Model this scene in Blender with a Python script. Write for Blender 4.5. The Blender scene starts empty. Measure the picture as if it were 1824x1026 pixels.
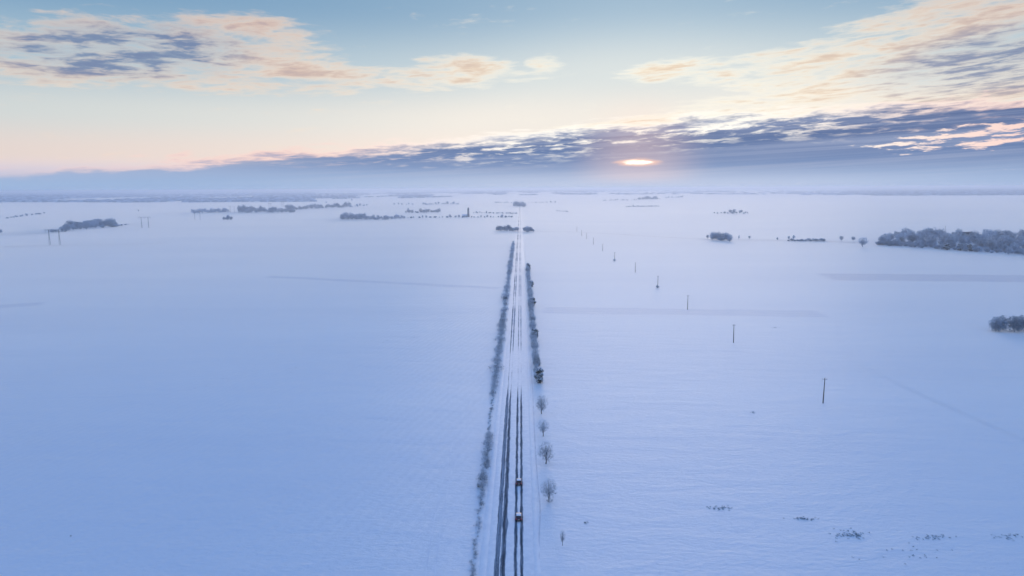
import bpy, bmesh, math, random
import numpy as np
from mathutils import Matrix, Vector

sc = bpy.context.scene
C = sc.collection
R = math.radians

# ------------------------------------------------------------------ camera
EYE = 90.0                                     # drone height above the snow
PITCH, YAW, ROLL = 8.3, 0.75, 0.30
cam = bpy.data.cameras.new('camera'); cam_ob = bpy.data.objects.new('camera', cam)
C.objects.link(cam_ob); sc.camera = cam_ob
cam.lens = 24.0; cam.sensor_width = 36.0; cam.clip_start = 1.0; cam.clip_end = 300000.0
ROT = Matrix.Rotation(R(YAW), 3, 'Z') @ Matrix.Rotation(R(90 - PITCH), 3, 'X') @ Matrix.Rotation(R(-ROLL), 3, 'Z')
cam_ob.matrix_world = Matrix.Translation((0, 0, EYE)) @ ROT.to_4x4()

def ray(px, py):
    """world direction of a point of the photograph (1824 x 1026)"""
    return (ROT @ Vector(((px - 912) / 1216, -(py - 513) / 1216, -1))).normalized()
def azel(px, py):
    d = ray(px, py)
    return math.degrees(math.atan2(d.x, d.y)), math.degrees(math.asin(d.z))
def at(px, py, z=0.0):
    """the spot on the plain seen at a point of the photograph"""
    d = ray(px, py); t = (z - EYE) / d.z
    return d.x * t, d.y * t
def px_per_m(x, y):
    v = ROT.transposed() @ Vector((x, y, -EYE)); return 1216 / -v.z

# ------------------------------------------------------------------ node helper
class S:
    """wraps a socket so that node arithmetic reads like arithmetic"""
    nt = None
    def __init__(s, o): s.o = o
    @staticmethod
    def node(t, **kw):
        n = S.nt.nodes.new(t)
        for k, v in kw.items(): setattr(n, k, v)
        return n
    @staticmethod
    def put(sock, v):
        if isinstance(v, S): S.nt.links.new(v.o, sock)
        else: sock.default_value = v
    @staticmethod
    def m(op, *a, clamp=False):
        n = S.node('ShaderNodeMath', operation=op, use_clamp=clamp)
        for i, v in enumerate(a): S.put(n.inputs[i], v)
        return S(n.outputs[0])
    def __add__(a, b): return S.m('ADD', a, b)
    def __radd__(a, b): return S.m('ADD', b, a)
    def __sub__(a, b): return S.m('SUBTRACT', a, b)
    def __rsub__(a, b): return S.m('SUBTRACT', b, a)
    def __mul__(a, b): return S.m('MULTIPLY', a, b)
    def __rmul__(a, b): return S.m('MULTIPLY', b, a)
    def __truediv__(a, b): return S.m('DIVIDE', a, b)
    def __rtruediv__(a, b): return S.m('DIVIDE', b, a)
def smooth(v, a, b, lo=0.0, hi=1.0, kind='SMOOTHSTEP'):
    n = S.node('ShaderNodeMapRange', interpolation_type=kind)
    for k, x in zip(('Value', 'From Min', 'From Max', 'To Min', 'To Max'), (v, a, b, lo, hi)): S.put(n.inputs[k], x)
    return S(n.outputs[0])
def vec(x, y, z=0.0):
    n = S.node('ShaderNodeCombineXYZ')
    for i, v in enumerate((x, y, z)): S.put(n.inputs[i], v)
    return S(n.outputs[0])
def noise(v, scale=1.0, detail=4.0, rough=0.5, dist=0.0, lac=2.0, color=False):
    n = S.node('ShaderNodeTexNoise'); S.put(n.inputs['Vector'], v)
    for k, x in (('Scale', scale), ('Detail', detail), ('Roughness', rough), ('Distortion', dist), ('Lacunarity', lac)): S.put(n.inputs[k], x)
    return S(n.outputs['Color' if color else 'Fac'])
def mixc(f, a, b):
    n = S.node('ShaderNodeMix', data_type='RGBA')
    S.put(n.inputs['Factor'], f)
    for k, v in ((6, a), (7, b)):
        if isinstance(v, S): S.nt.links.new(v.o, n.inputs[k])
        else: n.inputs[k].default_value = (*v, 1)
    return S(n.outputs[2])
def lin(r, g, b):
    f = lambda c: (c / 12.92 if c <= 0.04045 else ((c + 0.055) / 1.055) ** 2.4)
    return f(r / 255), f(g / 255), f(b / 255)
def ramp(v, stops, a=None, b=None):
    """colour ramp over v between the first and the last stop"""
    lo, hi = stops[0][0], stops[-1][0]
    n = S.node('ShaderNodeValToRGB'); S.put(n.inputs[0], smooth(v, lo, hi, kind='LINEAR'))
    cr = n.color_ramp; cr.interpolation = 'EASE'
    while len(cr.elements) < len(stops): cr.elements.new(0.5)
    for e, (p, c) in zip(cr.elements, stops): e.position = (p - lo) / (hi - lo)
    for e, (p, c) in zip(cr.elements, stops): e.color = (*c, 1)
    return S(n.outputs[0])

# ------------------------------------------------------------------ world: evening sky with broken cloud
SUN_AZ, SUN_EL = azel(1137, 289)
world = bpy.data.worlds.new('World'); sc.world = world; world.use_nodes = True
S.nt = world.node_tree
bg = S.nt.nodes['Background']
world.cycles.sampling_method = 'MANUAL'; world.cycles.sample_map_resolution = 512
sky = S.node('ShaderNodeTexSky', sky_type='NISHITA', sun_disc=False, sun_elevation=R(SUN_EL), sun_rotation=R(SUN_AZ),
             air_density=1.0, dust_density=0.4, ozone_density=3.0)
sep = S.node('ShaderNodeSeparateXYZ')
S.nt.links.new(S.node('ShaderNodeTexCoord').outputs['Generated'], sep.inputs[0])
dx, dy, dz = (S(o) for o in sep.outputs)
az = S.m('ARCTAN2', dx, dy) * 57.29578
el = S.m('ARCSINE', dz) * 57.29578
elp = S.m('MAXIMUM', el, 0.0)
bw = S.node('ShaderNodeRGBToBW'); S.nt.links.new(sky.outputs[0], bw.inputs[0])
glow = S(bw.outputs[0])
glow = glow / (glow + 9.0)                      # the sky's own brightening towards the sun, compressed
glow = smooth(glow, 0.05, 0.27)
side = ramp(el, [(0, lin(178, 190, 214)), (1.2, lin(214, 196, 206)), (2.6, lin(206, 193, 190)), (5.5, lin(180, 193, 197)),
                 (9, lin(143, 173, 193)), (14, lin(102, 144, 180)), (30, lin(102, 150, 213)), (90, lin(102, 155, 231))])
near = ramp(el, [(0, lin(200, 205, 220)), (1.2, lin(240, 222, 214)), (2.6, lin(238, 222, 210)), (5.5, lin(232, 226, 217)),
                 (9, lin(210, 216, 215)), (14, lin(182, 200, 211)), (30, lin(124, 167, 216)), (90, lin(102, 155, 231))])
base = mixc(glow, side, near)
# bearing of the sun over the sky, for the warmth of the lit cloud
sd = Vector((math.sin(R(SUN_AZ)) * math.cos(R(SUN_EL)), math.cos(R(SUN_AZ)) * math.cos(R(SUN_EL)), math.sin(R(SUN_EL))))
cs = dx * sd.x + dy * sd.y + dz * sd.z
away = S.m('ARCCOSINE', S.m('MINIMUM', cs, 0.99999)) * 57.29578
sunny = smooth(away, 34, 6)
# cloud coordinates: a flat deck in perspective, streaks rising a little to the right
elt = elp - az * 0.045
P = vec(az * 0.046, S.m('LOGARITHM', S.m('MAXIMUM', elt + 3.6, 0.3), 2.71828) * 3.6, 0.0)
n1 = noise(P, 3.1, 7, 0.62, 0.5)
n2 = noise(P, 9.0, 5, 0.62, 0.3)
# higher broken cloud, gathered where the photograph shows it and scattered elsewhere
def lump(px, py, rx, ry, tilt=0.0, w=1.0):
    a, e = azel(px, py); k = math.degrees(1 / 1216) * 0.97
    u, v = az - a, el - e
    if tilt: u, v = u * math.cos(tilt) + v * math.sin(tilt), v * math.cos(tilt) - u * math.sin(tilt)
    u, v = u / (rx * k), v / (ry * k)
    return smooth(u * u + v * v, 1.5, 0.0) * w
M = None
for a in [(150, 90, 190, 62, .12), (330, 95, 220, 66), (470, 125, 230, 42, -.05), (690, 137, 300, 24), (820, 122, 105, 28), (440, 48, 150, 26),
          (972, 112, 40, 17), (1230, 126, 130, 26), (1390, 100, 150, 14, .05), (1640, 62, 300, 62, .22), (1790, 100, 140, 60, .05),
          (1500, 150, 280, 34, .12), (1700, 165, 200, 28, .05), (1290, 195, 220, 18, .07), (1130, 226, 210, 18, .07), (1420, 205, 220, 18, .07)]:
    l = lump(*a); M = l if M is None else S.m('MAXIMUM', M, l)
M = S.m('MAXIMUM', M, smooth(el, 15, 24) * 0.30)
M = S.m('MAXIMUM', M, smooth(S.m('ABSOLUTE', az), 40, 55) * smooth(el, 2, 6) * 0.40)
nn = (n1 * 0.58 + n2 * 0.42 - 0.5) * 3.9
dens = nn + M * 0.88 - 0.60
alpha = smooth(dens, -0.36, 0.70)
core = S.m('MAXIMUM', lump(215, 92, 200, 46, .08), lump(1800, 102, 190, 52, .1))
thick = smooth(dens + core * 0.30 + (n2 - 0.5) * 0.9, -0.10, 1.0) * (core * 0.75 + 0.40)
lit = mixc(sunny, lin(244, 213, 184), lin(255, 248, 228))
shade = mixc(sunny, lin(110, 126, 160), lin(160, 156, 172))
warm = mixc(smooth(dens, 0.10, 0.8), lit, mixc(sunny, lin(218, 184, 163), lin(250, 220, 178)))
col = mixc(alpha * 0.92, base, mixc(thick, warm, shade))
# the long bank of cloud over the horizon, higher towards the right
tops = [(-200, 312), (150, 298), (500, 272), (800, 250), (1000, 233), (1200, 214), (1400, 198), (1600, 184), (1824, 178)]
ta = [azel(*p) for p in tops]
n = S.node('ShaderNodeFloatCurve')
S.put(n.inputs['Value'], smooth(az, ta[0][0], 70.0, kind='LINEAR')); S.put(n.inputs['Factor'], 1.0)
cv = n.mapping.curves[0]
pts = [((a - ta[0][0]) / (70 - ta[0][0]), e / 10) for a, e in ta] + [(1.0, 0.55)]
while len(cv.points) < len(pts): cv.points.new(0.5, 0.5)
for p, q in zip(cv.points, pts): p.location = q
n.mapping.update()
top = S(n.outputs[0]) * 10
B = vec(az * 0.070, elt * 0.46, 3.7)
b1 = noise(B, 2.4, 6, 0.62, 0.4)
b2 = noise(B, 7.0, 5, 0.62, 0.3)
hh = el - top + (b1 - 0.5) * 2.9 + (b2 - 0.5) * 1.3
bank = smooth(hh, 0.45, -0.30)
deep = smooth(hh, 0.10, -0.80)
# openings in the upper part of the bank through which lit cloud shows
hole = smooth(b2 * 0.65 + b1 * 0.35, 0.49, 0.64) * smooth(el - top, -3.0, -0.9) * smooth(el, 1.0, 2.2)
hole = hole * smooth(away, 34, 8)
hole = S.m('MAXIMUM', hole, smooth(lump(1770, 240, 190, 24, .08) * 0.55 + (b2 - 0.5) * 2.4, 0.42, 0.68))
deep = S.m('MULTIPLY', deep, 1.0 - hole)
edge = mixc(smooth(away, 30, 7), lin(240, 205, 196), lin(255, 250, 240))
mass = mixc(smooth(el, 1.0, 5.0), mixc(smooth(az, -34, 0), lin(132, 157, 196), lin(112, 136, 178)), lin(90, 108, 148))
lay = noise(vec(az * 0.016, elt * 0.95, 8.0), 1.6, 5, 0.6, 0.3)
mass = mixc(smooth(lay, 0.40, 0.66) * 0.75, mass, lin(146, 158, 188))
col = mixc(bank * smooth(az, -42, -8, 0.72, 1.0), col, mixc(deep, edge, mass))
# air thickening to the horizon
low = smooth(el, 2.5, 0.25)
col = mixc(S.m('POWER', low, 1.3) * 0.85, col, mixc(smooth(S.m('ABSOLUTE', az - SUN_AZ), 40, 0), lin(148, 174, 209), lin(188, 199, 222)))
col = mixc(smooth(away, 6.5, 0.5) * 0.30 * smooth(el, 0.0, 1.0), col, lin(255, 214, 196))
# the sun behind a slit in the bank
u, v = (az - SUN_AZ) / 1.45, (el - SUN_EL) / 0.27 + (b1 - 0.5) * 1.6
r2 = u * u + v * v * 1.0 + (b2 - 0.5) * 2.6
col = mixc(smooth(r2, 2.4, 0.2) * 0.8, col, lin(255, 206, 180))
S_disc = smooth(r2, 1.0, -0.2)
col = mixc(S_disc, col, (1.9, 1.75, 1.5))
mul = S.node('ShaderNodeVectorMath', operation='SCALE')
S.put(mul.inputs[0], col); mul.inputs['Scale'].default_value = 0.95 / 0.15
S.nt.links.new(mul.outputs[0], bg.inputs['Color']); bg.inputs['Strength'].default_value = 0.15

# ------------------------------------------------------------------ sun, low behind the bank
sl = bpy.data.lights.new('sun', 'SUN'); sl.energy = 1.5; sl.angle = R(35); sl.color = (1.0, 0.82, 0.66)
sun = bpy.data.objects.new('sun', sl); C.objects.link(sun)
sun.rotation_euler = (-sd).to_track_quat('-Z', 'Y').to_euler()

sc.view_settings.view_transform = 'Standard'; sc.view_settings.look = 'None'
sc.view_settings.exposure = 0.25; sc.view_settings.gamma = 1.0
sc.render.engine = 'CYCLES'
sc.cycles.use_denoising = True; sc.cycles.use_adaptive_sampling = True; sc.cycles.adaptive_threshold = 0.02
sc.cycles.max_bounces = 4; sc.cycles.volume_bounces = 1; sc.cycles.diffuse_bounces = 2; sc.cycles.glossy_bounces = 2

# ------------------------------------------------------------------ tags and mesh helpers
def tag(o, label=None, cat=None, group=None, kind=None):
    for k, v in (('label', label), ('category', cat), ('group', group), ('kind', kind)):
        if v: o[k] = v
    return o
def link(name, me, parent=None):
    o = bpy.data.objects.new(name, me); C.objects.link(o)
    if parent: o.parent = parent
    return o
def mesh(name, vs, fs, mats, idx=None, smooth_=False):
    me = bpy.data.meshes.new(name); me.from_pydata([tuple(v) for v in vs], [], fs)
    for m in (mats if isinstance(mats, (list, tuple)) else [mats]): me.materials.append(m)
    if idx is not None: me.polygons.foreach_set('material_index', idx)
    if smooth_: me.polygons.foreach_set('use_smooth', [True] * len(me.polygons))
    me.update(); return me
def nth(i):
    i += 1; return f"{i}{'th' if 10 < i % 100 < 14 else {1: 'st', 2: 'nd', 3: 'rd'}.get(i % 10, 'th')}"
def sstep(a, b, x):
    t = np.clip((np.asarray(x, float) - a) / (b - a), 0, 1); return t * t * (3 - 2 * t)
def hgt(x, y):
    """height of the plain: level along the road, faint swells aside, low hills far off"""
    x = np.asarray(x, float); y = np.asarray(y, float)
    r = np.hypot(x, y); a = np.arctan2(x, y)
    f = sstep(60, 420, np.abs(x))
    z = 1.5 * np.sin(x / 260 + 1.1 + 0.5 * np.sin(y / 500)) * np.sin(y / 330 + 0.4) + 0.9 * np.sin((x * 0.5 + y) / 170 + 0.7) + 0.5 * np.sin((x - 0.4 * y) / 97)
    z = z * f * (0.35 + 0.65 * sstep(300, 1500, r))
    far = sstep(5000, 11000, r) * (14 + 7 * np.sin(a * 9 + 1) + 5 * np.sin(a * 21 + 2) + 3 * np.sin(r / 900))
    return z + np.maximum(far, 0)
def gz(x, y): return float(hgt(x, y))

# ------------------------------------------------------------------ materials
def material(name, base, rough=0.6, spec=0.5, metallic=0.0):
    m = bpy.data.materials.new(name); m.use_nodes = True; S.nt = m.node_tree
    p = m.node_tree.nodes['Principled BSDF']
    p.inputs['Roughness'].default_value = rough; p.inputs['Specular IOR Level'].default_value = spec; p.inputs['Metallic'].default_value = metallic
    if not isinstance(base, S): p.inputs['Base Color'].default_value = (*base, 1)
    return m, p
def obj_co():
    return S(S.node('ShaderNodeTexCoord').outputs['Object'])
def split(v):
    n = S.node('ShaderNodeSeparateXYZ'); S.put(n.inputs[0], v); return tuple(S(o) for o in n.outputs)
def mottle(name, a, b, scale, rough=0.7, spec=0.3, detail=5, vary=0.0, thin=0.0):
    """two tones of one stuff, mixed by noise"""
    m, p = material(name, a, rough, spec)
    f = smooth(noise(obj_co(), scale, detail, 0.6), 0.35, 0.65)
    col = mixc(f, a, b)
    if vary:                                   # no two plants carry the same frost
        rnd = S(S.node('ShaderNodeObjectInfo').outputs['Random'])
        col = mixc(smooth(rnd, 0.0, 1.0, 0.0, vary * 1.4, 'LINEAR'), col, tuple(c * 0.35 for c in a))
    S.put(p.inputs['Base Color'], col)
    if thin:                                   # frost crystals let light through
        t = S.node('ShaderNodeBsdfTranslucent'); S.put(t.inputs['Color'], col)
        mx = S.node('ShaderNodeMixShader'); mx.inputs[0].default_value = thin
        S.nt.links.new(p.outputs[0], mx.inputs[1]); S.nt.links.new(t.outputs[0], mx.inputs[2])
        S.nt.links.new(mx.outputs[0], S.nt.nodes['Material Output'].inputs['Surface'])
    return m
def bump(p, h, strength, dist):
    n = S.node('ShaderNodeBump'); n.inputs['Strength'].default_value = strength; n.inputs['Distance'].default_value = dist
    S.put(n.inputs['Height'], h); S.nt.links.new(n.outputs[0], p.inputs['Normal'])

SNOW, SNOW2 = (0.84, 0.885, 0.94), (0.73, 0.795, 0.885)
def snow_look(p):
    p.inputs['Roughness'].default_value = 0.5; p.inputs['Specular IOR Level'].default_value = 0.5
    p.inputs['Sheen Weight'].default_value = 1.0; p.inputs['Sheen Roughness'].default_value = 0.25
def snow_field():
    m, p = material('field_snow', SNOW); snow_look(p)
    v = obj_co(); x, y, z = split(v)
    broad = noise(vec(x * 0.0011, y * 0.0022, 0), 1.0, 6, 0.6, 0.6)           # crusted and powdery stretches
    strip = noise(vec(x * 0.0016, y * 0.011, 4.0), 1.0, 4, 0.6, 0.4)
    wide = noise(vec(x * 0.00045, y * 0.0013, 6.0), 1.0, 4, 0.55, 0.5)             # whole fields and shallow folds
    tone = smooth(broad * 0.4 + strip * 0.25 + wide * 0.35, 0.40, 0.60)
    col = mixc(tone, SNOW2, SNOW)
    # strips of field under thinner snow (stubble close below the surface)
    def patch(quad, amount, soft=7.0):
        (ax, ay), (bx, by), w = quad
        L = math.hypot(bx - ax, by - ay); ux, uy = (bx - ax) / L, (by - ay) / L
        a = (x - ax) * ux + (y - ay) * uy; b = (y - ay) * ux - (x - ax) * uy
        b = b + (noise(vec(x * 0.03, y * 0.03, 1), 1.0, 3) - 0.5) * soft * 1.5
        return smooth(a, -soft, soft) * smooth(a, L + soft, L - soft) * smooth(b, -soft * .6, soft * .6) * smooth(b, w + soft * .6, w - soft * .6) * amount
    k = patch((at(1486, 499), at(1900, 503), 52), 0.95) 
    k = S.m('MAXIMUM', k, patch((at(966, 558), at(1474, 565), 26), 0.45, 4))
    k = S.m('MAXIMUM', k, patch((at(-60, 553), at(70, 545), 20), 0.5, 5))
    k = S.m('MAXIMUM', k, patch((at(470, 494), at(884, 515), 13), 0.6, 4))
    col = mixc(k, col, (0.44, 0.54, 0.71))
    # soil and stubble pricking through in the right hand field
    spk = noise(vec(x * 0.9, y * 0.9, 7), 1.0, 3, 0.7)
    where = smooth(noise(vec(x * 0.016, y * 0.016, 2), 1.0, 3), 0.50, 0.68) * smooth(x, 14, 40)
    col = mixc(smooth(spk, 0.63, 0.70) * where * 0.55, col, (0.22, 0.25, 0.28))
    S.put(p.inputs['Base Color'], col)
    # relief: drill rows in the right hand field, wind crust everywhere
    (ax, ay), (bx, by) = at(1240, 869), at(1824, 903)
    L = math.hypot(bx - ax, by - ay); nx, ny = -(by - ay) / L, (bx - ax) / L
    t = x * nx + y * ny + (noise(vec(x * 0.02, y * 0.02, 9), 1.0, 2) - 0.5) * 1.6
    rows = S.m('SINE', t * 2.6) * 0.5 + S.m('SINE', t * 0.82) * 0.9
    rows = rows * smooth(x, 13, 22) * smooth(noise(vec(t * 0.06, x * 0.004, 3), 1.0, 3), 0.3, 0.62)
    tl = x * 0.96 - y * 0.28
    rows_l = S.m('SINE', tl * 1.7 + noise(vec(x * 0.03, y * 0.03, 5), 1.0, 2) * 5.0) * smooth(x, -13, -20) * 0.40
    crust = (noise(vec(x * 0.45, y * 0.8, 0), 1.0, 6, 0.68) - 0.5) * 4.2
    drift = (noise(vec(x * 0.045, y * 0.11, 0), 1.0, 4, 0.55, 0.5) - 0.5) * 7.0
    bump(p, rows * 0.28 + rows_l + crust * 1.0 + drift, 1.0, 0.075)
    return m
M_FIELD = snow_field()
def packed(name, a, b, sc_=0.8):
    m, p = material(name, a); snow_look(p)
    v = obj_co(); S.put(p.inputs['Base Color'], mixc(smooth(noise(v, sc_, 5, 0.6), 0.35, 0.65), a, b))
    bump(p, noise(v, 2.2, 4, 0.6), 0.25, 0.10); return m
M_SNOW = packed('loose_snow', (0.80, 0.86, 0.94), (0.74, 0.81, 0.91))
M_ROADSNOW = packed('road_snow', (0.76, 0.82, 0.90), (0.66, 0.735, 0.835), 0.5)
M_TRACK = packed('pressed_snow', (0.52, 0.58, 0.68), (0.64, 0.70, 0.80), 0.25)
M_FAINT = packed('wheel_marked_snow', (0.70, 0.765, 0.86), (0.86, 0.905, 0.96), 0.12)
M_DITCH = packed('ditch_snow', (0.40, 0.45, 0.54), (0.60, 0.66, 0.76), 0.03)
def asphalt():
    m, p = material('wet_asphalt', (0.035, 0.04, 0.045), 0.8, 0.15)
    v = obj_co(); x, y, z = split(v)
    a = smooth(noise(vec(x * 1.6, y * 0.10, 0), 1.0, 5, 0.65), 0.42, 0.72)
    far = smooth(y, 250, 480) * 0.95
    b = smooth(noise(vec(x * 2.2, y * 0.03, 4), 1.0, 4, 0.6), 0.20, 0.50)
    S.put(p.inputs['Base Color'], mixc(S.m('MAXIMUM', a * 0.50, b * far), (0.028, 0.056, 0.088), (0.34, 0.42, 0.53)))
    return m
M_ASPH = asphalt()
def slush():
    m, p = material('slush', (0.1, 0.14, 0.19), 0.8, 0.2)
    x, y, z = split(obj_co())
    f = smooth(noise(vec(x * 3.0, y * 0.07, 0), 1.0, 5, 0.6) * 0.7 + noise(vec(x * 4, y * 1.2, 3), 1.0, 4, 0.65) * 0.3, 0.36, 0.62)
    S.put(p.inputs['Base Color'], mixc(f, (0.06, 0.10, 0.145), (0.26, 0.34, 0.44))); return m
M_SLUSH = slush()
M_BARK = mottle('bark', (0.045, 0.042, 0.042), (0.10, 0.095, 0.09), 6.0)
M_BARKF = mottle('frosted_bark', (0.16, 0.21, 0.27), (0.32, 0.39, 0.47), 2.0)
M_BANK = packed('bank_snow', (0.76, 0.82, 0.90), (0.69, 0.76, 0.855), 0.3)
M_TWIG = mottle('dark_twigs', (0.10, 0.14, 0.19), (0.25, 0.31, 0.38), 2.0, vary=0.45)
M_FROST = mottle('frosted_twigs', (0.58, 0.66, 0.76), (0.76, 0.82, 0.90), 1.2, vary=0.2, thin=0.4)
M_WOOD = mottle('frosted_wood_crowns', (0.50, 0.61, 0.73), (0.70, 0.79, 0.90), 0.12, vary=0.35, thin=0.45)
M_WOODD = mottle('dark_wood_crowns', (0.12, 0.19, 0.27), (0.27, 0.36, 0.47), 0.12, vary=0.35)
M_GREEN = mottle('evergreen_leaves', (0.014, 0.032, 0.036), (0.04, 0.07, 0.07), 1.5)
M_POLE = mottle('weathered_pole', (0.06, 0.055, 0.05), (0.12, 0.11, 0.10), 3.0)
M_STEEL = mottle('galvanised_steel', (0.16, 0.18, 0.20), (0.24, 0.26, 0.28), 2.0, 0.5, 0.5)
M_CERAM = material('insulator', (0.20, 0.17, 0.15), 0.3)[0]
M_STONE = mottle('pale_render', (0.42, 0.41, 0.40), (0.52, 0.51, 0.49), 0.5)
M_STONED = mottle('grey_stone', (0.16, 0.165, 0.18), (0.24, 0.245, 0.26), 0.5)
M_SLATE = mottle('slate', (0.05, 0.055, 0.065), (0.09, 0.095, 0.105), 1.0)
M_GRASS = mottle('dead_grass', (0.17, 0.23, 0.28), (0.33, 0.40, 0.45), 3.0)
M_CLOD = mottle('bare_soil', (0.05, 0.045, 0.042), (0.10, 0.09, 0.08), 3.0)

# ------------------------------------------------------------------ ground
def ground():
    rad = np.concatenate([[0], 8 * (62000 / 8) ** (np.linspace(0, 1, 190))]); N = 640
    th = np.linspace(0, 2 * np.pi, N, endpoint=False)
    rr, tt = np.meshgrid(rad[1:], th, indexing='ij')
    x = (rr * np.sin(tt)).ravel(); y = (rr * np.cos(tt)).ravel()
    vs = np.concatenate([[[0, 0, 0]], np.stack([x, y, hgt(x, y)], 1)])
    i = np.arange(len(rad) - 2)[:, None]; j = np.arange(N)[None, :]; k = (j + 1) % N
    q = np.stack([1 + i * N + j, 1 + i * N + k, 1 + (i + 1) * N + k, 1 + (i + 1) * N + j], -1).reshape(-1, 4)[:, ::-1]
    fan = np.stack([np.zeros(N, int), 1 + np.arange(N), 1 + (np.arange(N) + 1) % N], 1)[:, ::-1]
    me = mesh('snow_field', vs.tolist(), q.tolist() + fan.tolist(), M_FIELD, smooth_=True)
    return tag(link('snow_field', me), kind='structure')
ground()

rng = np.random.default_rng(5)
def wob(y, seed, wl):
    """smooth wandering value in about -1..1 along the road"""
    r = np.random.default_rng(seed); v = 0
    for k, a in ((1, .5), (2.3, .3), (5.1, .2), (11.7, .14)):
        v = v + a * np.sin(y / wl * k * 6.28 + r.uniform(0, 6.28) + 0.7 * np.sin(y / wl * k * 2.1 + r.uniform(0, 6.28)))
    return v
YS = np.concatenate([np.arange(-250, 90, 4.0), np.arange(90, 330, 0.6), np.arange(330, 700, 1.6), np.geomspace(700, 5600, 500)])
def strip(name, xl, xr, mat, z0, crown=0.0, parent=None, kind='structure', cols=2):
    """a long sheet between two wandering edges; crown lifts its middle"""
    n = len(YS); vs, fs = [], []
    for k in range(cols):
        f = k / (cols - 1); X = xl + (xr - xl) * f
        Z = z0 + crown * (1 - (2 * f - 1) ** 2) if cols > 2 else np.full(n, z0)
        vs += np.stack([X, YS, Z + np.zeros(n)], 1).tolist()
    for k in range(cols - 1):
        fs += [(k * n + i, (k + 1) * n + i, (k + 1) * n + i + 1, k * n + i + 1) for i in range(n - 1)]
    o = link(name, mesh(name, vs, fs, mat, smooth_=True), parent)
    return tag(o, kind=kind)
one = np.ones_like(YS)
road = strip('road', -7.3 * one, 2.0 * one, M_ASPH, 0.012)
# how far the wheels have bared the asphalt: clear near by, drifted over beyond the last big bush, patchy farther on
gap = 1 - sstep(272, 312, YS)
far_gap = sstep(345, 400, YS) * np.clip(0.50 + 0.40 * wob(YS, 3, 210), 0.1, 0.8)
def g(seed): return np.clip(gap + (1 - gap) * np.clip(far_gap + 0.15 * wob(YS, seed, 61), 0, 1), 0, 1)
def e(x, seed, amp=0.09): return x + amp * wob(YS, seed, 13.0) + 0.05 * wob(YS, seed + 1, 31.0)
def track(l, r, s):
    m = 0.5 * (l + r); q = g(s)
    return m + (e(l, s) - m) * q, m + (e(r, s + 5) - m) * q
T1l, T1r = track(-1.95, -1.12, 21); T2l, T2r = track(-0.42, 0.38, 31); Dl, Dr = track(-5.15, -3.95, 41)
grow = 1 - sstep(200, 300, YS) * 0.35
Dr = np.where(YS < 306, Dl + (Dr - Dl) * grow, Dr)
Ll, Lr = track(-6.60, -5.50, 51)
bulge = 0.28 * np.exp(-((YS - 174) / 2.5) ** 2); Dl = Dl - bulge; Dr = Dr + bulge
strip('snow_shoulder', e(-8.4, 61, .2), np.minimum(Ll, -5.6), M_ROADSNOW, 0.035, 0.05, cols=5)
strip('snow_ridge', Lr + .1, np.maximum(Dl - .02, Lr + 0.12), M_ROADSNOW, 0.03, 0.03, cols=5)
strip('snow_ridge', Dr, T1l, M_ROADSNOW, 0.03, 0.05, cols=5)
strip('snow_ridge', T1r, T2l, M_ROADSNOW, 0.03, 0.04, cols=5)
strip('snow_shoulder', T2r, e(3.0, 71, .2), M_ROADSNOW, 0.035, 0.05, cols=5)
strip('slush_band', Ll + 0.0 * one, Lr, M_SLUSH, 0.020)
for l, r_, s in ((T1l, T1r, 91), (T2l, T2r, 93), (Dl, Dr, 95)):            # churned slush along the edges of each bared track
    w = r_ - l
    strip('slush_edge', l - .03, l + w * (.24 + .08 * wob(YS, s, 17.0)), M_SLUSH, 0.020); strip('slush_edge', r_ - w * (.24 + .08 * wob(YS, s + 1, 17.0)), r_ + .03, M_SLUSH, 0.020)
# verges: low banks of snow beside the carriageway
strip('snow_bank', e(-10.3, 81, .25), e(-8.3, 82, .25), M_BANK, 0.01, 0.10, cols=7)
strip('snow_bank', e(2.9, 83, .2), e(4.4, 84, .25), M_BANK, 0.01, 0.10, cols=7)

def ribbon(name, pts, width, mat, lift=0.06, step=3.0, wander=0.25, seed=1, kind='structure'):
    """a worn line over the field through world points"""
    P = [Vector((x, y, 0)) for x, y in pts]; line = []
    for i in range(len(P) - 1):
        p0, p1, p2, p3 = P[max(i - 1, 0)], P[i], P[i + 1], P[min(i + 2, len(P) - 1)]
        n = max(2, int((p2 - p1).length / step))
        for k in range(n):
            t = k / n
            line.append(0.5 * ((2 * p1) + (p2 - p0) * t + (2 * p0 - 5 * p1 + 4 * p2 - p3) * t * t + (3 * p1 - p0 - 3 * p2 + p3) * t ** 3))
    line.append(P[-1]); r = random.Random(seed); vs, fs = [], []
    for i, p in enumerate(line):
        d = (line[min(i + 1, len(line) - 1)] - line[max(i - 1, 0)]).normalized(); s = Vector((d.y, -d.x, 0))
        w = width * (0.5 + r.uniform(-wander, wander) * 0.5)
        for q in (p - s * w, p + s * w): vs.append((q.x, q.y, gz(q.x, q.y) + lift))
    fs = [(2 * i, 2 * i + 1, 2 * i + 3, 2 * i + 2) for i in range(len(line) - 1)]
    return tag(link(name, mesh(name, vs, fs, mat, smooth_=True)), kind=kind)
ribbon('footpath', [at(*p) for p in ((957, 1060), (959, 1000), (961, 940), (962, 905), (958, 860), (956, 835), (952, 770), (950, 720), (947.6, 680), (944, 630))], 0.42, M_TRACK, 0.02, 2.0)
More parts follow.
